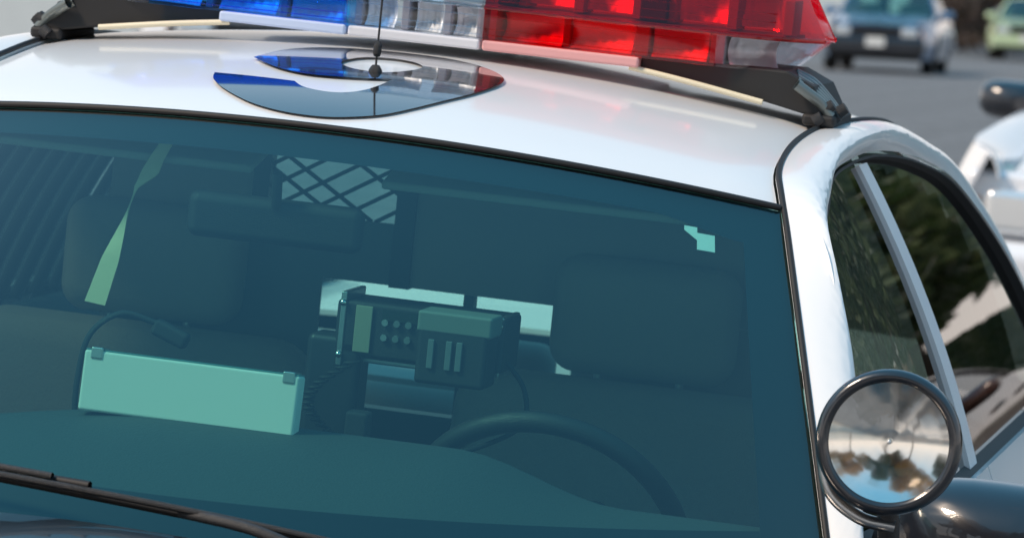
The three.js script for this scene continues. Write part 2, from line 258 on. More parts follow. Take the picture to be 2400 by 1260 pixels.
{ // the black 9 on the roof, drawn in plan on the roof's surface
  const shape = new THREE.Shape();
  // plan axes: x across, y = -z
  const p2 = (a) => a.map((p) => new THREE.Vector2(...p)), bend = (a, n) => new THREE.SplineCurve(p2(a)).getPoints(n);
  const around = [[-0.188, 0.275], [-0.174, 0.373], [-0.143, 0.432], [-0.101, 0.458], [-0.06, 0.467], [-0.005, 0.468], [0.056, 0.458], [0.114, 0.415], [0.156, 0.35], [0.17, 0.28], [0.158, 0.18], [0.134, 0.097], [0.106, 0.024], [0.076, -0.027], [0.03, -0.06], [-0.013, -0.068], [-0.06, -0.058], [-0.108, -0.028], [-0.158, 0.029], [-0.189, 0.083], [-0.201, 0.128]];
  const crook = [[-0.08, 0.104], [-0.059, 0.074], [-0.027, 0.059], [0.001, 0.064], [0.021, 0.09], [0.032, 0.132], [0.037, 0.184]];
  const belly = [[0.037, 0.19], [-0.002, 0.171], [-0.044, 0.16], [-0.08, 0.162], [-0.12, 0.185], [-0.156, 0.226], [-0.185, 0.27]];
  shape.setFromPoints([...bend(around, 120), ...bend(crook, 40), ...bend(belly, 40)]);
  const hole = new THREE.Path(); hole.setFromPoints(new THREE.CatmullRomCurve3([[-0.062, 0.283], [-0.06, 0.335], [-0.041, 0.374], [-0.007, 0.384], [0.028, 0.362], [0.045, 0.324], [0.037, 0.276], [0.007, 0.233], [-0.034, 0.241]].map(([x, y]) => V(x, y, 0)), true).getPoints(60).map((q) => new THREE.Vector2(q.x, q.y))); shape.holes.push(hole);
  const flat = new THREE.ShapeGeometry(shape, 40);
  // finely divided so that it follows the roof
  let tri = []; const P = flat.attributes.position, I = flat.index.array;
  for (let i = 0; i < I.length; i += 3) tri.push([0, 1, 2].map((k) => [P.getX(I[i + k]), P.getY(I[i + k])]));
  for (let pass = 0; pass < 9; pass++) { const out = []; for (const t of tri) { const d = [0, 1, 2].map((k) => Math.hypot(t[k][0] - t[(k + 1) % 3][0], t[k][1] - t[(k + 1) % 3][1])), m = d.indexOf(Math.max(...d)); if (d[m] < 0.028) { out.push(t); continue; } const a = t[m], b = t[(m + 1) % 3], q = t[(m + 2) % 3], h = [(a[0] + b[0]) / 2, (a[1] + b[1]) / 2]; out.push([a, h, q], [h, b, q]); } tri = out; }
  const top = (x, z) => { let lo = 0, hi = 1, a = 0; for (let k = 0; k < 40; k++) { const v = (lo + hi) / 2; a = x / (roofEdge(lerp(-0.052, -1.42, v)).x - 0.003); if (roofPoint(a, v).z > z) lo = v; else hi = v; } return roofPoint(a, (lo + hi) / 2).y + 0.004; };
  const pos = [], nor = [], uv = [];
  for (const t of tri) for (const [x, yy] of t) { const z = -yy, y = top(x, z), n = V(-(top(x + 1e-3, z) - top(x - 1e-3, z)) / 2e-3, 1, -(top(x, z + 1e-3) - top(x, z - 1e-3)) / 2e-3).normalize(); pos.push(x, y, z); nor.push(n.x, n.y, n.z); uv.push(x, yy); }
  const g = new THREE.BufferGeometry(); g.setAttribute('position', new THREE.Float32BufferAttribute(pos, 3)); g.setAttribute('normal', new THREE.Float32BufferAttribute(nor, 3)); g.setAttribute('uv', new THREE.Float32BufferAttribute(uv, 2));
  part('roof_number', g, M.vinyl, police, 'glossy black number 9 stuck on the white roof');
}
{ // whip antenna standing by the number
  const a = empty('antenna', police), x = 0.0, z = -0.235, y = roofY(x, z);
  part('base', lathe([[0, 0.009], [0.005, 0.009], [0.007, 0.006], [0.0095, 0.002], [0.0095, -0.002]], 20).translate(x, y + 0.004, z), M.plastic, a);
  part('mast', tube([[x, y, z], [x, y + 0.12, z], [x + 0.001, y + 0.45, z - 0.004]], 0.0016, 8, 8), M.steel, a);
  part('loading_coil', lathe([[0, 0.0], [0.0045, 0.001], [0.006, 0.006], [0.006, 0.016], [0.0042, 0.02], [0.003, 0.022], [0, 0.023]], 16).translate(x, y + 0.024, z), M.plastic, a);
}

{ // light bar
  const bar = empty('light_bar', police), ZC = -0.66; bar.position.set(0.004, 0.006, 0); bar.scale.x = 0.968;
  const half = (x) => { const t = clamp((Math.abs(x) - 0.43) / 0.155); return 0.155 * Math.sqrt(Math.max(0.02, 1 - 0.9 * t * t)); };
  const upper = (x0, x1) => slab((u, v) => { const x = lerp(x0, x1, u), h = half(x), e = clamp((Math.abs(x) - 0.5) / 0.085); // v: front seam, over the top, rear seam
    const a = lerp(-1, 1, v), top = 1.632 - 0.012 * e, k = Math.abs(a); const w = k < 0.55 ? k / 0.55 * 0.72 : lerp(0.72, 1, ((k - 0.55) / 0.45) ** 0.8), y = k < 0.55 ? top + 0.004 * (1 - k / 0.55) : lerp(top, 1.553, ((k - 0.55) / 0.45) ** 1.15);
    const inwards = Math.sign(x) * (y - 1.553) / 0.08 * 0.045 * e; return V(x - inwards, y, ZC - Math.sign(a) * w * h); }, 24, 28, 0.0025);
  const lower = (x0, x1) => slab((u, v) => { const x = lerp(x0, x1, u), e = clamp((Math.abs(x) - 0.44) / 0.14), y = lerp(1.549, 1.503 - 0.012 * e * 0, v), h = half(x) * (0.97 - 0.03 * v); return V(x - Math.sign(x) * 0.05 * v * e, y, ZC + h); }, 24, 6, 0.0025);
  const back = (x0, x1) => slab((u, v) => { const x = lerp(x0, x1, u), e = clamp((Math.abs(x) - 0.44) / 0.14); return V(x - Math.sign(x) * 0.05 * v * e, lerp(1.549, 1.503, v), ZC - half(x) * (0.97 - 0.03 * v)); }, 24, 4, 0.0025);
  const rail = (x0, x1) => [1, -1].map((s) => slab((u, v) => { const x = lerp(x0, x1, u), a = v * Math.PI * 2; return V(x, 1.551 + 0.0035 * Math.sin(a), ZC + s * (half(x) + 0.002 + 0.004 * Math.cos(a))); }, 24, 8, 0.001));
  const rib = (x0, x1, y, k) => slab((u, v) => { const x = lerp(x0, x1, u), a = v * Math.PI * 2; return V(x, y + 0.001 * Math.sin(a), ZC + half(x) * k + 0.001 * Math.cos(a)); }, 20, 6, 0.0004);
  for (const [nm, m, ml, x0, x1, l0, l1] of [['blue_lens', M.lensBlue, M.lowBlue, -0.585, -0.127, -0.438, -0.127], ['clear_lens', M.lensClear, M.lensClear, -0.123, 0.081, -0.123, 0.081], ['red_lens', M.lensRed, M.lowRed, 0.085, 0.585, 0.085, 0.438]]) {
    part(nm, [upper(x0, x1), ...rail(x0, x1), ...[[1.562, 0.972], [1.574, 0.935], [1.586, 0.9]].map(([y, k]) => rib(x0, x1 > 0.5 ? 0.52 : x1, y, k))], m, bar); part('lower_' + nm, [lower(l0, l1), back(l0, l1), ...[1.511, 1.52, 1.538].map((y) => rib(l0, l1, y, 0.958))], ml, bar);
  }
  for (const [a, b] of [[0.44, 0.583], [-0.583, -0.44]]) part('corner_lens', [lower(a, b), back(a, b)], M.lensClear, bar);
  // divider walls between the colours
  for (const x of [-0.125, 0.083]) part('lens_joint', box(x - 0.002, x + 0.002, 1.503, 1.63, ZC - 0.14, ZC + 0.156), M.lensClear, bar);
  // lamp modules: a bright dish with a bulb, dark blocks between them
  const dish = (w, h) => sheet((u, v) => { const a = lerp(-1, 1, u), b = lerp(-1, 1, v); return V(a * w / 2, b * h / 2, -0.03 * (1 - 0.5 * a * a - 0.5 * b * b) + 0.0025 * ((Math.round((u * 12)) % 2) * 2 - 1)); }, 12, 6);
  for (const [x0, x1, tilt] of [[0.1, 0.2, -0.25], [0.212, 0.306, 0], [0.337, 0.42, 0.05], [0.452, 0.53, 0.55], [-0.106, -0.06, 0], [-0.028, 0.012, 0.1], [0.03, 0.068, -0.1], [-0.222, -0.142, 0.2], [-0.336, -0.246, 0], [-0.45, -0.366, 0], [-0.545, -0.474, -0.55]]) {
    const w = x1 - x0, cx = (x0 + x1) / 2, zf = ZC + Math.min(half(cx), 0.15) - 0.03 - Math.abs(tilt) * 0.03;
    const d = dish(w, 0.044).rotateY(tilt).translate(cx, 1.527, zf); part('reflector', d, M.module, bar);
    part('bulb', new THREE.CapsuleGeometry(0.006, 0.012, 4, 10).rotateX(Math.PI / 2).translate(cx, 1.527, zf - 0.012), M.clear, bar);
  }
  for (const x of [0.206, 0.321, 0.436, 0.092, -0.117, -0.044, 0.021, 0.073, -0.234, -0.351, -0.462]) part('divider', box(x - (x === 0.321 || x === 0.436 ? 0.011 : 0.006), x + (x === 0.321 || x === 0.436 ? 0.011 : 0.006), 1.504, 1.548, ZC + 0.03, ZC + 0.118, 0.002), M.divider, bar);
  for (const [x0, x1, t] of [[0.13, 0.205, 0], [0.215, 0.29, 0.1], [0.36, 0.44, 0.3], [0.45, 0.52, 0.6], [-0.21, -0.14, 0], [-0.3, -0.22, 0], [-0.42, -0.33, -0.3], [-0.53, -0.44, -0.6], [-0.1, -0.03, 0], [-0.01, 0.06, 0]])
    part('upper_reflector', dish(x1 - x0, 0.06).rotateY(t).translate((x0 + x1) / 2, 1.59, ZC + 0.05 - 0.05 * Math.abs(t)), M.module, bar);
  for (const x of [0.122, 0.21, 0.3, 0.35, 0.445, 0.53, -0.135, -0.215, -0.31, -0.43, -0.535]) part('upper_divider', box(x - 0.008, x + 0.008, 1.554, 1.605, ZC + 0.0, ZC + 0.07, 0.002), M.divider, bar);
  for (const [x0, x1] of [[0.305, 0.348], [-0.326, -0.302], [0.086, 0.118]]) part('flasher_box', box(x0, x1, 1.554, 1.596, ZC + 0.02, ZC + 0.08, 0.004), M.plastic, bar);
  part('deck', box(-0.53, 0.53, 1.547, 1.5525, ZC - 0.1, ZC + 0.11), M.grey, bar);
  part('tray', box(-0.54, 0.54, 1.494, 1.502, ZC - 0.13, ZC + 0.125, 0.003), M.plastic, bar);
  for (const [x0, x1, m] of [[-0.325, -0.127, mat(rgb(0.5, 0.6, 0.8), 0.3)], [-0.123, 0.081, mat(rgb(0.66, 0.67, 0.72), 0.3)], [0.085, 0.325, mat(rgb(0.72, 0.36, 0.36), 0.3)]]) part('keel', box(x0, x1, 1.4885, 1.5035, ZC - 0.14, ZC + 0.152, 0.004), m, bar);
  for (const s of [1, -1]) {
    const f = empty('mounting_foot', bar);
    const sh = new THREE.Shape([[0.328, 1.492], [0.328, 1.502], [0.545, 1.504], [0.585, 1.487], [0.606, 1.452], [0.6, 1.447], [0.52, 1.462], [0.42, 1.476]].map((p) => new THREE.Vector2(s * p[0], p[1])));
    part('wedge', new THREE.ExtrudeGeometry(sh, { depth: 0.19, bevelEnabled: true, bevelSize: 0.003, bevelThickness: 0.003, bevelSegments: 2 }).translate(0, 0, ZC - 0.06), M.rubber, f);
    part('strap', tube([[s * 0.31, 1.488, ZC + 0.14], [s * 0.4, 1.4765, ZC + 0.142], [s * 0.515, 1.459, ZC + 0.142]], 0.0042, 20, 8), M.cream, f);
    const br = [];
    for (let k = 0; k < 5; k++) br.push(sheetBar(s, k));
    part('clamp', br, M.bracket, f);
    for (const [dx, dy, dz] of [[0.613, 1.462, 0.125], [0.62, 1.446, 0.11], [0.6, 1.444, 0.14], [0.628, 1.458, 0.095]]) part('bolt', new THREE.CylinderGeometry(0.009, 0.011, 0.014, 6).rotateZ(s * -0.9).translate(s * dx, dy, ZC + dz), M.plastic, f);
    part('rubber_pad', box(s > 0 ? 0.575 : -0.625, s > 0 ? 0.625 : -0.575, 1.433, 1.45, ZC - 0.03, ZC + 0.14, 0.006), M.rubber, f);
  }
  function sheetBar(s, k) { const z = ZC + 0.05 + k * 0.02, top = 1.502 - 0.003 * k; return tube([[s * (0.548 + 0.004 * k), top, z + 0.02], [s * (0.575 + 0.002 * k), top - 0.012, z + 0.012], [s * 0.6, 1.466, z], [s * 0.616, 1.448, z - 0.004]], 0.0085, 14, 7); }
}

{ // spotlight on the driver's pillar, turned towards the front
  const sp = empty('spotlight', police), C = V(0.868, 1.133, 0.53), dir = V(1.42 - C.x, 1.45 - C.y, 6.1 - C.z).normalize(), q = new THREE.Quaternion().setFromUnitVectors(V(0, 1, 0), dir);
  const put = (g) => g.applyQuaternion(q).translate(C.x, C.y, C.z);
  part('housing', put(lathe([[0, -0.115], [0.02, -0.113], [0.045, -0.1], [0.066, -0.07], [0.078, -0.03], [0.083, -0.004], [0.083, 0]], 64)), M.black, sp);
  part('bezel', put(lathe([[0.082, -0.012], [0.088, -0.008], [0.0885, 0], [0.086, 0.006], [0.081, 0.0105], [0.075, 0.009], [0.0725, 0.0045]], 72)), M.black, sp);
  part('reflector', put(sheet((u, v) => { const a = u * Math.PI * 2, t = 0.003 + 0.0735 * v; return V(t * Math.cos(a), -0.017 + 0.017 * (t / 0.0765) ** 2 + 0.0001 * Math.sin(9 * a) * v * v + 0.00004 * Math.sin(v * 30), t * Math.sin(a)); }, 168, 40)), mat(rgb(0.96, 0.92, 0.85), 0.11, 1), sp);
  part('bulb', put(new THREE.CapsuleGeometry(0.003, 0.005, 6, 12).translate(0, -0.009, 0)), M.lampGlass, sp);
  part('lens', put(lathe([[0, 0.0073], [0.02, 0.0068], [0.04, 0.0053], [0.06, 0.0028], [0.0768, 0.0008]], 64)), M.clear, sp);
  const low = C.clone().addScaledVector(dir, -0.05); 
  part('yoke', tube([[C.x - 0.086, C.y - 0.03, C.z - 0.05], [C.x - 0.07, C.y - 0.075, C.z - 0.045], [C.x - 0.03, C.y - 0.102, C.z - 0.045], [C.x + 0.012, C.y - 0.108, C.z - 0.05]], 0.0085, 30, 10), M.satin, sp);
  part('stalk', tube([[low.x + 0.005, low.y - 0.07, low.z], [low.x + 0.008, low.y - 0.14, low.z - 0.02], [low.x - 0.03, low.y - 0.2, low.z - 0.09], [0.79, 0.93, 0.3]], 0.0135, 30, 12), M.plastic, sp);
}
{ // wipers parked along the foot of the windshield
  for (const [a, b, pivot] of [[V(-0.62, 0.985, 0.7), V(-0.02, 1.0, 0.868), V(-0.5, 0.955, 0.8)], [V(-0.22, 1.0, 0.868), V(0.4, 0.952, 0.83), V(0.3, 0.95, 0.9)]]) {
    const w = empty('wiper', police), n = V(0, 0.5, 0.86), mid = a.clone().lerp(b, 0.5).add(V(0, 0.012, 0.02));
    const bow = (t, o) => a.clone().lerp(b, t).addScaledVector(n, o);
    part('blade', tube([0, 0.25, 0.5, 0.75, 1].map((t) => bow(t, 0.012 + 0.006 * Math.sin(t * 3.1))), 0.0055, 30, 6), M.rubber, w);
    part('bridge', tube([0.08, 0.3, 0.5, 0.7, 0.92].map((t) => bow(t, 0.02 + 0.014 * Math.sin(t * 3.14))), 0.0045, 30, 6), M.plastic, w);
    part('arm', tube([mid, mid.clone().lerp(pivot, 0.5).add(V(0, 0.012, 0.01)), pivot], 0.007, 20, 8), M.plastic, w);
  }
}

/* ---------- cabin ---------- */
{
  const dashTop = (x) => lerp(1.034, 0.985, smooth(0.3, 0.52, x)) - 0.07 * smooth(-0.05, -0.6, x);
  part('dashboard', slab((u, v) => { const a = lerp(-0.985, 0.985, u), f = shieldBase(a), x = a * 0.78, e = dashTop(x); if (v < 0.55) { const t = v / 0.55, z0 = f.z - 0.05; return V(lerp(f.x * 0.97, x, t), lerp(0.945, e, Math.sin(t * Math.PI / 2)), lerp(z0, Math.min(0.36, z0 - 0.04), t)); } const t = (v - 0.55) / 0.45; return V(x, e - 0.02 * t - 0.5 * t * t, Math.min(0.36, f.z - 0.09) - 0.05 * Math.sin(Math.min(1, t * 2) * Math.PI / 2)); }, 50, 40, 0.01), M.dash, police);
  const sw = empty('steering_wheel', police); sw.position.set(0.378, 0.9, 0.115); sw.rotation.set(0.5, 0, 0);
  part('rim', new THREE.TorusGeometry(0.183, 0.0145, 14, 72), M.plastic, sw);
  part('hub', new RoundedBoxGeometry(0.17, 0.12, 0.05, 3, 0.02), M.plastic, sw);
  for (const a of [0.25, Math.PI - 0.25, -Math.PI / 2]) part('spoke', box(0.07, 0.178, -0.014, 0.014, -0.008, 0.008, 0.006).rotateZ(a), M.plastic, sw);
  part('column', new THREE.CylinderGeometry(0.045, 0.055, 0.3, 20).rotateX(Math.PI / 2 + 0.5).translate(0.378, 0.83, 0.25), M.plastic, police);
  for (const x of [0.37, -0.37]) {
    const s = empty('front_seat', police); s.position.set(x, 0, 0);
    part('backrest', new RoundedBoxGeometry(0.52, 0.66, 0.15, 5, 0.06).rotateX(-0.22).translate(0, 0.72, -0.42), M.seat, s);
    part('cushion', new RoundedBoxGeometry(0.54, 0.16, 0.52, 4, 0.06).translate(0, 0.42, -0.12), M.seat, s);
    part('headrest', new RoundedBoxGeometry(0.27, 0.17, 0.1, 4, 0.04).translate(0, 1.135, -0.5), M.seat, s);
    for (const d of [-0.06, 0.06]) part('headrest_post', new THREE.CylinderGeometry(0.006, 0.006, 0.1, 8).translate(d, 1.04, -0.49), M.satin, s);
  }
  const rs = empty('rear_bench', police);
  part('backrest', new RoundedBoxGeometry(1.36, 0.52, 0.16, 4, 0.06).rotateX(-0.3).translate(0, 0.62, -1.42), M.seat, rs);
  part('cushion', new RoundedBoxGeometry(1.36, 0.18, 0.55, 4, 0.06).translate(0, 0.4, -1.15), M.seat, rs);
  for (const x of [-0.02, 0.13]) part('headrest', new RoundedBoxGeometry(0.12, 0.075, 0.08, 4, 0.03).translate(x, 0.93, -1.52), M.seat, rs);
  part('parcel_shelf', box(-0.66, 0.66, 0.865, 0.88, -2.1, -1.52), M.liner, police);
  part('floor', box(-0.75, 0.75, 0.28, 0.3, -1.7, 0.75), M.rubber, police);
  part('firewall', box(-0.75, 0.75, 0.3, 0.93, 0.76, 0.78), M.rubber, police);
  part('headliner', slab((u, v) => { const p = roofPoint(0.98 - 1.96 * u, lerp(0.015, 0.985, v)); p.y -= 0.022; return p; }, 24, 20, 0.006), M.liner, police);
  for (const s of [1, -1]) part('door_card', (s > 0 ? (g) => g : mirrorX)(slab((u, v) => { const z = lerp(-1.7, 0.6, u); return V(0.8 - 0.02 * v, lerp(0.3, 0.965, v), z); }, 6, 4, 0.02)), M.dash, police);
  // steel partition behind the front seats: frame, dark panels, a wire mesh window and an open lower gap
  const pt = empty('partition', police), Z = -0.58;
  part('frame', [box(-0.58, 0.58, 1.385, 1.41, Z - 0.015, Z + 0.015), box(-0.03, 0.0, 1.13, 1.39, Z - 0.015, Z + 0.015), box(-0.25, -0.225, 1.2, 1.39, Z - 0.015, Z + 0.015)], M.steel, pt);
  part('driver_panel', box(0.0, 0.57, 1.132, 1.386, Z - 0.006, Z + 0.006), M.panel, pt);
  part('passenger_panel', box(-0.47, -0.25, 1.1, 1.386, Z - 0.006, Z + 0.006), mat(rgb(0.46, 0.38, 0.34), 0.7), pt);
  part('lower_panel', [box(-0.47, -0.135, 0.95, 1.1, Z - 0.006, Z + 0.006), box(-0.25, -0.135, 1.1, 1.222, Z - 0.006, Z + 0.006), box(-0.135, -0.03, 1.132, 1.222, Z - 0.006, Z + 0.006)], M.grey, pt);
  part('upright', box(0.084, 0.1, 0.95, 1.132, Z - 0.01, Z + 0.01), M.steel, pt);
  part('seat_screen', box(0.27, 0.57, 0.951, 1.131, Z - 0.006, Z + 0.006), M.panel, pt);
  part('base_panel', box(-0.57, 0.57, 0.4, 0.95, Z - 0.02, Z + 0.02), M.steel, pt);
  for (let k = -3; k < 6; k++) for (const d of [1, -1]) { // diamonds of wire
    const x0 = -0.228 + k * 0.055, pts = []; for (const t of [0, 1]) { const y = lerp(1.222, 1.386, t), x = x0 + (d > 0 ? t : 1 - t) * 0.27; pts.push(V(x, y, Z)); }
    const a = pts[0], b = pts[1], cut = (p, q) => { for (const lim of [-0.228, -0.028]) if ((p.x - lim) * (q.x - lim) < 0) { const t = (lim - p.x) / (q.x - p.x); const m = p.clone().lerp(q, t); if (p.x < -0.228 || p.x > -0.028) p = m; else q = m; } return [p, q]; };
    let [p, r] = cut(a, b); if (p.x < -0.229 || p.x > -0.027 || r.x < -0.229 || r.x > -0.027) continue;
    part('wire', tube([p, p.clone().lerp(r, 0.5), r], 0.0034, 4, 6), M.steel, pt);
  }
  for (const s of [1, -1]) for (let k = 0; k < 9; k++) { const z = -0.72 - k * 0.1, yt = openTop(z) - 0.03, pts = [0.97, lerp(0.97, yt, 0.5), yt].map((y) => V(s * (sideX(y, z) - 0.05), y, z)); part('window_bar', tube(pts, 0.011, 8, 8), M.steel, police); }
  const rv = empty('rear_view_mirror', police); rv.position.set(-0.022, 1.272, 0.14); rv.rotation.set(0.08, 0.12, -0.02);
  part('casing', new RoundedBoxGeometry(0.235, 0.062, 0.03, 4, 0.014), M.plastic, rv);
  part('stem', tube([[0.0, 0.02, 0.012], [0.0, 0.045, 0.02], [0.0, 0.07, 0.028]], 0.007, 10, 8), M.plastic, rv);
  for (const s of [1, -1]) part('sun_visor', new RoundedBoxGeometry(0.42, 0.012, 0.14, 2, 0.005).rotateX(0.25).translate(s * 0.3, 1.345, -0.03), M.liner, police);
  // radio unit on its post, fixed between the seats and the dashboard
  const un = empty('equipment_console', police);
  part('post', box(0.03, 0.105, 0.6, 1.13, 0.06, 0.12, 0.01), M.steel, un);
  part('radio_unit', new RoundedBoxGeometry(0.23, 0.074, 0.1, 3, 0.006).translate(0.182, 1.142, 0.07), M.plastic, un);
  part('unit_strip', box(0.094, 0.117, 1.112, 1.174, 0.121, 0.124, 0.001), mat(rgb(0.35, 0.33, 0.24), 0.6), un);
  part('radar_unit', new RoundedBoxGeometry(0.094, 0.075, 0.07, 3, 0.006).translate(0.245, 1.128, 0.165), M.plastic, un);
  part('unit_lid', box(0.196, 0.296, 1.158, 1.186, 0.135, 0.2, 0.004), mat(rgb(0.2, 0.22, 0.2), 0.6), un);
  for (const x of [0.214, 0.238, 0.252]) part('knob_bar', box(x, x + 0.008, 1.112, 1.15, 0.2, 0.204, 0.001), M.grey, un);
  for (let k = 0; k < 6; k++) part('button', new THREE.CylinderGeometry(0.0045, 0.005, 0.006, 12).rotateX(Math.PI / 2).translate(0.135 + (k % 3) * 0.016, 1.135 + Math.floor(k / 3) * 0.02, 0.122), k % 3 ? M.grey : M.satin, un);
  part('display', box(0.13, 0.178, 1.158, 1.172, 0.1205, 0.1225), mat(rgb(0.02, 0.03, 0.02), 0.08), un);
  part('bracket', [box(0.072, 0.08, 1.09, 1.19, 0.02, 0.122, 0.002), box(0.286, 0.294, 1.1, 1.18, 0.02, 0.118, 0.002), box(0.08, 0.29, 1.096, 1.103, 0.03, 0.1, 0.002)], M.satin, un);
  for (const [x, y] of [[0.076, 1.175], [0.076, 1.106], [0.29, 1.168]]) part('screw', new THREE.SphereGeometry(0.005, 10, 8).translate(x, y, 0.123), M.chrome, un);
  part('coiled_cord', new THREE.TubeGeometry(new THREE.CatmullRomCurve3(Array.from({ length: 90 }, (_, i) => { const t = i / 89, a = i * 1.1; return V(0.1 - 0.05 * Math.sin(t * 3.1) + 0.007 * Math.cos(a), 1.1 - 0.11 * t, 0.13 + 0.03 * Math.sin(t * 3.1) + 0.007 * Math.sin(a)); })), 240, 0.0022, 5), M.rubber, un);
  part('loose_cable', tube([[0.3, 1.12, 0.1], [0.33, 1.09, 0.12], [0.34, 1.05, 0.15], [0.3, 1.02, 0.2], [0.24, 1.0, 0.24]], 0.0035, 30, 6), M.rubber, un);
  part('speaker', new RoundedBoxGeometry(0.03, 0.04, 0.03, 2, 0.005).translate(0.155, 1.038, 0.3), M.plastic, un);
}
{ // loose things in the cabin
  const b = inCar(thing('cardboard_box', 'flat white box standing on the dashboard on the passenger side', 'box'), -0.042, 1.066, 0.4, new THREE.Euler(-0.12, 0.02, 0));
  part('carton', new RoundedBoxGeometry(0.284, 0.078, 0.035, 2, 0.004), M.paper, b);
  part('lid', box(-0.14, 0.14, 0.039, 0.0405, -0.016, 0.016), mat(rgb(0.1, 0.3, 0.32), 0.8), b);
  for (const x of [-0.125, 0.128]) part('clip', box(x - 0.008, x + 0.008, 0.028, 0.043, -0.0185, 0.0195, 0.002), M.satin, b);
  const y = inCar(thing('yellow_strap', 'twisted pale yellow strap hanging from the passenger sun visor behind the windshield', 'strap'));
  const line = [[1.124, -0.288, 0.021, 0], [1.186, -0.272, 0.018, 0.1], [1.226, -0.261, 0.012, 0.7], [1.266, -0.251, 0.004, 1.4], [1.288, -0.245, 0.008, 2.2], [1.309, -0.228, 0.018, 2.9], [1.331, -0.219, 0.014, 3.1], [1.358, -0.205, 0.012, 3.14]];
  part('webbing', slab((u, v) => { const h = lerp(1.124, 1.358, v), [x, w, a] = interp(line, h), k = (u - 0.5) * 1.4 * w; return V(x + k * Math.max(0.25, Math.abs(Math.cos(a))), h - 0.1 * k, 0.05 + k * 0.5 * Math.sin(a)); }, 4, 40, 0.0012), M.strap, y);
  const c = inCar(thing('gooseneck_cable', 'thin black cable arching beside the white box on the dashboard', 'cable'));
  part('cord', tube([[-0.205, 0.98, 0.36], [-0.21, 1.06, 0.35], [-0.2, 1.12, 0.34], [-0.165, 1.148, 0.33], [-0.12, 1.14, 0.32]], 0.004, 40, 8), M.plastic, c);
  part('microphone', new RoundedBoxGeometry(0.05, 0.022, 0.02, 3, 0.006).rotateZ(-0.35).translate(-0.1, 1.128, 0.318), M.plastic, c);
  const st = inCar(thing('windshield_sticker', 'small pale sticker inside the upper driver corner of the windshield', 'sticker'));
  const glue = (u, v) => shieldAt(u, v).addScaledVector(V(0, 0.5, 0.86), -0.003);
  part('label', slab((a, b2) => glue(lerp(0.828, 0.862, a), lerp(0.128, 0.178, b2)), 4, 4, 0.0004), M.paper, st);
  part('tab', slab((a, b2) => glue(lerp(0.803, 0.828, a), lerp(0.112, lerp(0.125, 0.15, a), b2)), 3, 3, 0.0004), M.paper, st);
}

/* ---------- other cars in the street ---------- */
function streetCar(label, paint, x, z, turn) {
  const o = thing('sedan', label, 'car', 'cars behind the police car in the street');
  sedanShell(o, paint, false);
  const seats = [-0.37, 0.37]; for (const s of seats) part('front_seat', new RoundedBoxGeometry(0.5, 0.75, 0.16, 3, 0.06).translate(s, 0.78, -0.45), M.seat, o);
  part('dashboard', box(-0.72, 0.72, 0.7, 0.96, 0.3, 0.6, 0.05), M.dash, o);
  part('cabin_floor', box(-0.75, 0.75, 0.34, 0.36, -1.7, 0.75), M.rubber, o);
  const n = V(-(groundY(x + 0.5, z) - groundY(x - 0.5, z)), 1, -(groundY(x, z + 0.5) - groundY(x, z - 0.5))).normalize();
  o.position.set(x, groundY(x, z), z); o.quaternion.setFromUnitVectors(V(0, 1, 0), n).multiply(new THREE.Quaternion().setFromAxisAngle(V(0, 1, 0), turn));
  return o;
}
const paint = (r, g, b, e) => { const m = mat(rgb(r, g, b), 0.35, 0.1, { clearcoat: 1, clearcoatRoughness: 0.05 }); return { roof: m, doors: m, ends: m, bumper: e }; };
streetCar('pale blue car with a dark bumper facing up the street behind the light bar', paint(0.07, 0.15, 0.27, M.black), -8.85, -73.5, 0.05);
streetCar('pale green and white car furthest back at the right edge', paint(0.5, 0.6, 0.36), -9.2, -101.5, 0.05);
streetCar('white car with a dark door mirror close behind the police car at right', { ...paint(0.78, 0.79, 0.82), darkMirrors: true }, 0.66, -12.4, -0.04);
streetCar('pale grey car behind the passenger end of the light bar', paint(0.55, 0.57, 0.6), -8.6, -31.5, 0.3);

streetCar('dark brown car parked by the right kerb behind the police car', paint(0.07, 0.03, 0.02), 4.05, -15, 0);

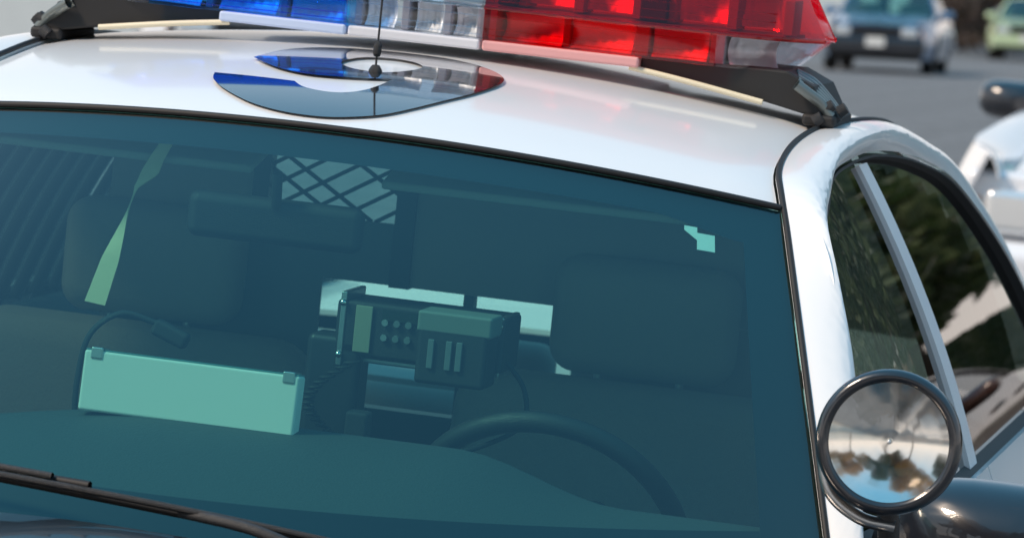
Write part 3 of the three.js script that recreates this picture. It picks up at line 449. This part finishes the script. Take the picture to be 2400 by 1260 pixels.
/* ---------- trees and a house along the street (also seen in the windows and the spotlight) ---------- */
const leafMats = [rgb(0.035, 0.07, 0.02), rgb(0.06, 0.1, 0.028), rgb(0.5, 0.27, 0.06)].map((c) => mat(c, 1, 0, { transmission: 0.45, thickness: 0 }));
function crownGeometry(n, rx, ry) {
  const p = [], nn = [], uv = [], clumps = Array.from({ length: 26 }, () => { const a = rnd() * 6.283, e = Math.asin(lerp(-0.55, 1, rnd())), r = 0.45 + 0.5 * rnd(); return V(Math.cos(a) * Math.cos(e) * rx * r, Math.sin(e) * ry * r, Math.sin(a) * Math.cos(e) * rx * r); });
  for (let i = 0; i < n; i++) {
    const c = clumps[Math.floor(rnd() * clumps.length)], s = 0.28 * rx * Math.cbrt(rnd()), a = rnd() * 6.283, e = Math.asin(2 * rnd() - 1), o = c.clone().add(V(Math.cos(a) * Math.cos(e) * s, Math.sin(e) * s * 0.75, Math.sin(a) * Math.cos(e) * s));
    const d1 = V(rnd() - 0.5, rnd() - 0.5, rnd() - 0.5).normalize(), d2 = V(rnd() - 0.5, rnd() - 0.5, rnd() - 0.5).cross(d1).normalize(), L = 0.1 + 0.1 * rnd(), w = L * 0.55, nm = d2.clone().cross(d1);
    const q = [o.clone().addScaledVector(d1, -L), o.clone().addScaledVector(d2, w), o.clone().addScaledVector(d1, L), o.clone().addScaledVector(d2, -w)];
    for (const k of [0, 1, 2, 0, 2, 3]) { p.push(q[k].x, q[k].y, q[k].z); nn.push(nm.x, nm.y, nm.z); uv.push(k / 3, k % 2); }
  }
  const g = new THREE.BufferGeometry(); g.setAttribute('position', new THREE.Float32BufferAttribute(p, 3)); g.setAttribute('normal', new THREE.Float32BufferAttribute(nn, 3)); g.setAttribute('uv', new THREE.Float32BufferAttribute(uv, 2)); return g;
}
const crowns = [crownGeometry(6500, 2.7, 2.3), crownGeometry(6500, 2.9, 2.1), crownGeometry(5500, 2.4, 2.6)];
const trunk = () => { const g = [tube([[0, -0.2, 0], [0.04, 1, 0.03], [-0.02, 2.4, 0], [0.05, 4.2, 0.05]], 0.15, 20, 10)]; for (let k = 0; k < 5; k++) { const a = k * 1.3; g.push(tube([[0, 2.1 + 0.2 * k, 0], [0.7 * Math.cos(a), 3 + 0.2 * k, 0.7 * Math.sin(a)], [1.4 * Math.cos(a), 4 + 0.2 * k, 1.4 * Math.sin(a)]], 0.055, 10, 7)); } return g; };
const trunkGeo = mergeGeometries(trunk().map((g) => g.toNonIndexed()));
{ // clipped hedge along the right pavement
  const hg = thing('hedge', 'clipped dark hedge along the back of the right pavement', 'hedge'), p = [], nn = [], uv = [];
  for (let i = 0; i < 42000; i++) { const z = lerp(-62, -5, rnd()), f = rnd(), x = 9.2 + (f < 0.75 ? -0.35 + 0.12 * rnd() : 0.7 * (rnd() - 0.5)), y = groundY(9.2, z) + (f < 0.75 ? 2.4 * rnd() : 2.35 + 0.15 * rnd()), o = V(x, y, z), d1 = V(rnd() - 0.5, rnd() - 0.5, rnd() - 0.5).normalize(), d2 = V(rnd() - 0.5, rnd() - 0.5, rnd() - 0.5).cross(d1).normalize(), L = 0.09 + 0.08 * rnd(), nm = d2.clone().cross(d1), q = [o.clone().addScaledVector(d1, -L), o.clone().addScaledVector(d2, L * 0.6), o.clone().addScaledVector(d1, L), o.clone().addScaledVector(d2, -L * 0.6)]; for (const k of [0, 1, 2, 0, 2, 3]) { p.push(q[k].x, q[k].y, q[k].z); nn.push(nm.x, nm.y, nm.z); uv.push(k / 3, k % 2); } }
  const g = new THREE.BufferGeometry(); g.setAttribute('position', new THREE.Float32BufferAttribute(p, 3)); g.setAttribute('normal', new THREE.Float32BufferAttribute(nn, 3)); g.setAttribute('uv', new THREE.Float32BufferAttribute(uv, 2)); part('foliage', g, leafMats[0], hg);
  part('twigs', slab((u, v) => { const z = lerp(-62, -5, u); return V(9.22, groundY(9.2, z) + 2.3 * v, z); }, 90, 2, 0.35), M.bark, hg);
}
const TREES = [
  [6.6, -12, 0.95, 3.4, 'street tree on the right pavement nearest behind the police car'], [7.2, -18, 1.0, 3.6, 'second street tree behind the police car on the right pavement'], [6.8, -24.5, 1.1, 3.5, 'third street tree behind the police car on the right pavement'], [7.3, -31, 1.05, 3.6, 'fourth street tree behind the police car on the right pavement'], [7.1, -38, 1.15, 3.6, 'fifth street tree behind the police car on the right pavement'], [7, -52, 1.2, 4.2, 'sixth street tree behind the police car on the right pavement'], [7.4, -60, 1.2, 4.0, 'furthest street tree behind the police car on the right pavement'],
  [-12.9, -112, 1.1, 3.4, 'dark tree between the two far cars at the top right'], [-11.6, -120, 1.15, 3.4, 'tree beside the furthest car at the top right'], [-15.4, -122, 1.2, 3.6, 'tree behind the pale blue car at the top right'],
  [11, 15, 1.5, 3.7, 'street tree on the right pavement ahead of the police car'], [2.6, 16, 1.8, 3.4, 'further street tree ahead of the police car on the right'], [-13, 15, 1.5, 3.6, 'tree ahead of the police car on the left'], [-2.8, 16, 1.9, 3.4, 'tall tree ahead of the police car on the left'],
];
TREES.forEach(([x, z, s, cy, label], i) => {
  const t = thing('street_tree', label, 'tree', 'trees along the street');
  part('trunk', trunkGeo, M.bark, t); part('crown', crowns[i % 3], leafMats[i >= 10 ? [2, 1, 1, 2][i - 10] : i % 2], t).position.y = cy;
  t.position.set(x, groundY(x, z), z); t.scale.setScalar(s); t.rotation.y = i * 1.7;
});
for (const [x, z, k, label] of [[-11.4, -103, 0.42, 'low dark shrub left of the furthest car at the top right'], [-10.7, -108, 0.5, 'wider dark shrub beside the furthest car at the top right'], [-12.6, -116, 0.55, 'shrub further back between the two far cars']]) {
  const t = thing('shrub', label, 'shrub', 'shrubs at the far end of the street'); part('foliage', crowns[1], mat(rgb(0.1, 0.065, 0.05), 1, 0, { transmission: 0.3, thickness: 0 }), t).position.y = 1.9; part('stem', tube([[0, -0.2, 0], [0.1, 0.8, 0], [0, 2, 0.1]], 0.12, 8, 8), M.bark, t);
  t.position.set(x, groundY(x, z), z); t.scale.setScalar(k); t.rotation.y = x;
}
{ // pale house behind the right pavement, mirrored in the driver's window
  const h = thing('house', 'pale rendered house behind the right pavement', 'house'); const x0 = 10.5, z0 = -46, gy = groundY(x0, z0) - 0.3;
  h.position.set(x0, gy, z0); h.rotation.y = 0;
  const wall = mat(rgb(0.42, 0.36, 0.29), 0.9, 0, { map: rep(concreteMap, 4, 2) });
  part('wall', box(0, 9, 0, 6.4, -14, 14), wall, h);
  const sh = new THREE.Shape([[-0.5, 0], [9.5, 0], [4.5, 2.6]].map((p) => new THREE.Vector2(...p)));
  part('roof', new THREE.ExtrudeGeometry(sh, { depth: 29, bevelEnabled: false }).translate(0, 6.4, -14.5), mat(rgb(0.16, 0.07, 0.045), 0.85), h);
  for (const fy of [1, 3.9]) for (let k = 0; k < 6; k++) { const w = empty('window', h); w.position.set(0, fy, -11.5 + k * 4.4); part('frame', [box(-0.06, 0.02, -0.06, 1.66, -0.06, 0.06), box(-0.06, 0.02, -0.06, 1.66, 1.14, 1.26), box(-0.06, 0.02, 1.6, 1.7, 0.061, 1.139), box(-0.06, 0.02, -0.08, 0.0, 0.061, 1.139), box(-0.05, 0.01, 0.78, 0.82, 0.061, 1.139)], M.plate, w); part('pane', box(-0.02, -0.012, 0.001, 1.599, 0.061, 1.139), mat(rgb(0.02, 0.025, 0.03), 0.05), w); part('sill', box(-0.16, 0.0, -0.14, -0.085, -0.1, 1.3), wall, w); }
  const d = part('door', box(-0.04, 0.02, 0.1, 2.2, 0.4, 1.4), mat(rgb(0.12, 0.05, 0.03), 0.5), h); part('handle', new THREE.SphereGeometry(0.04, 10, 8).translate(-0.08, 1.1, 0.5), M.satin, d);
}

renderer.render(scene, camera);
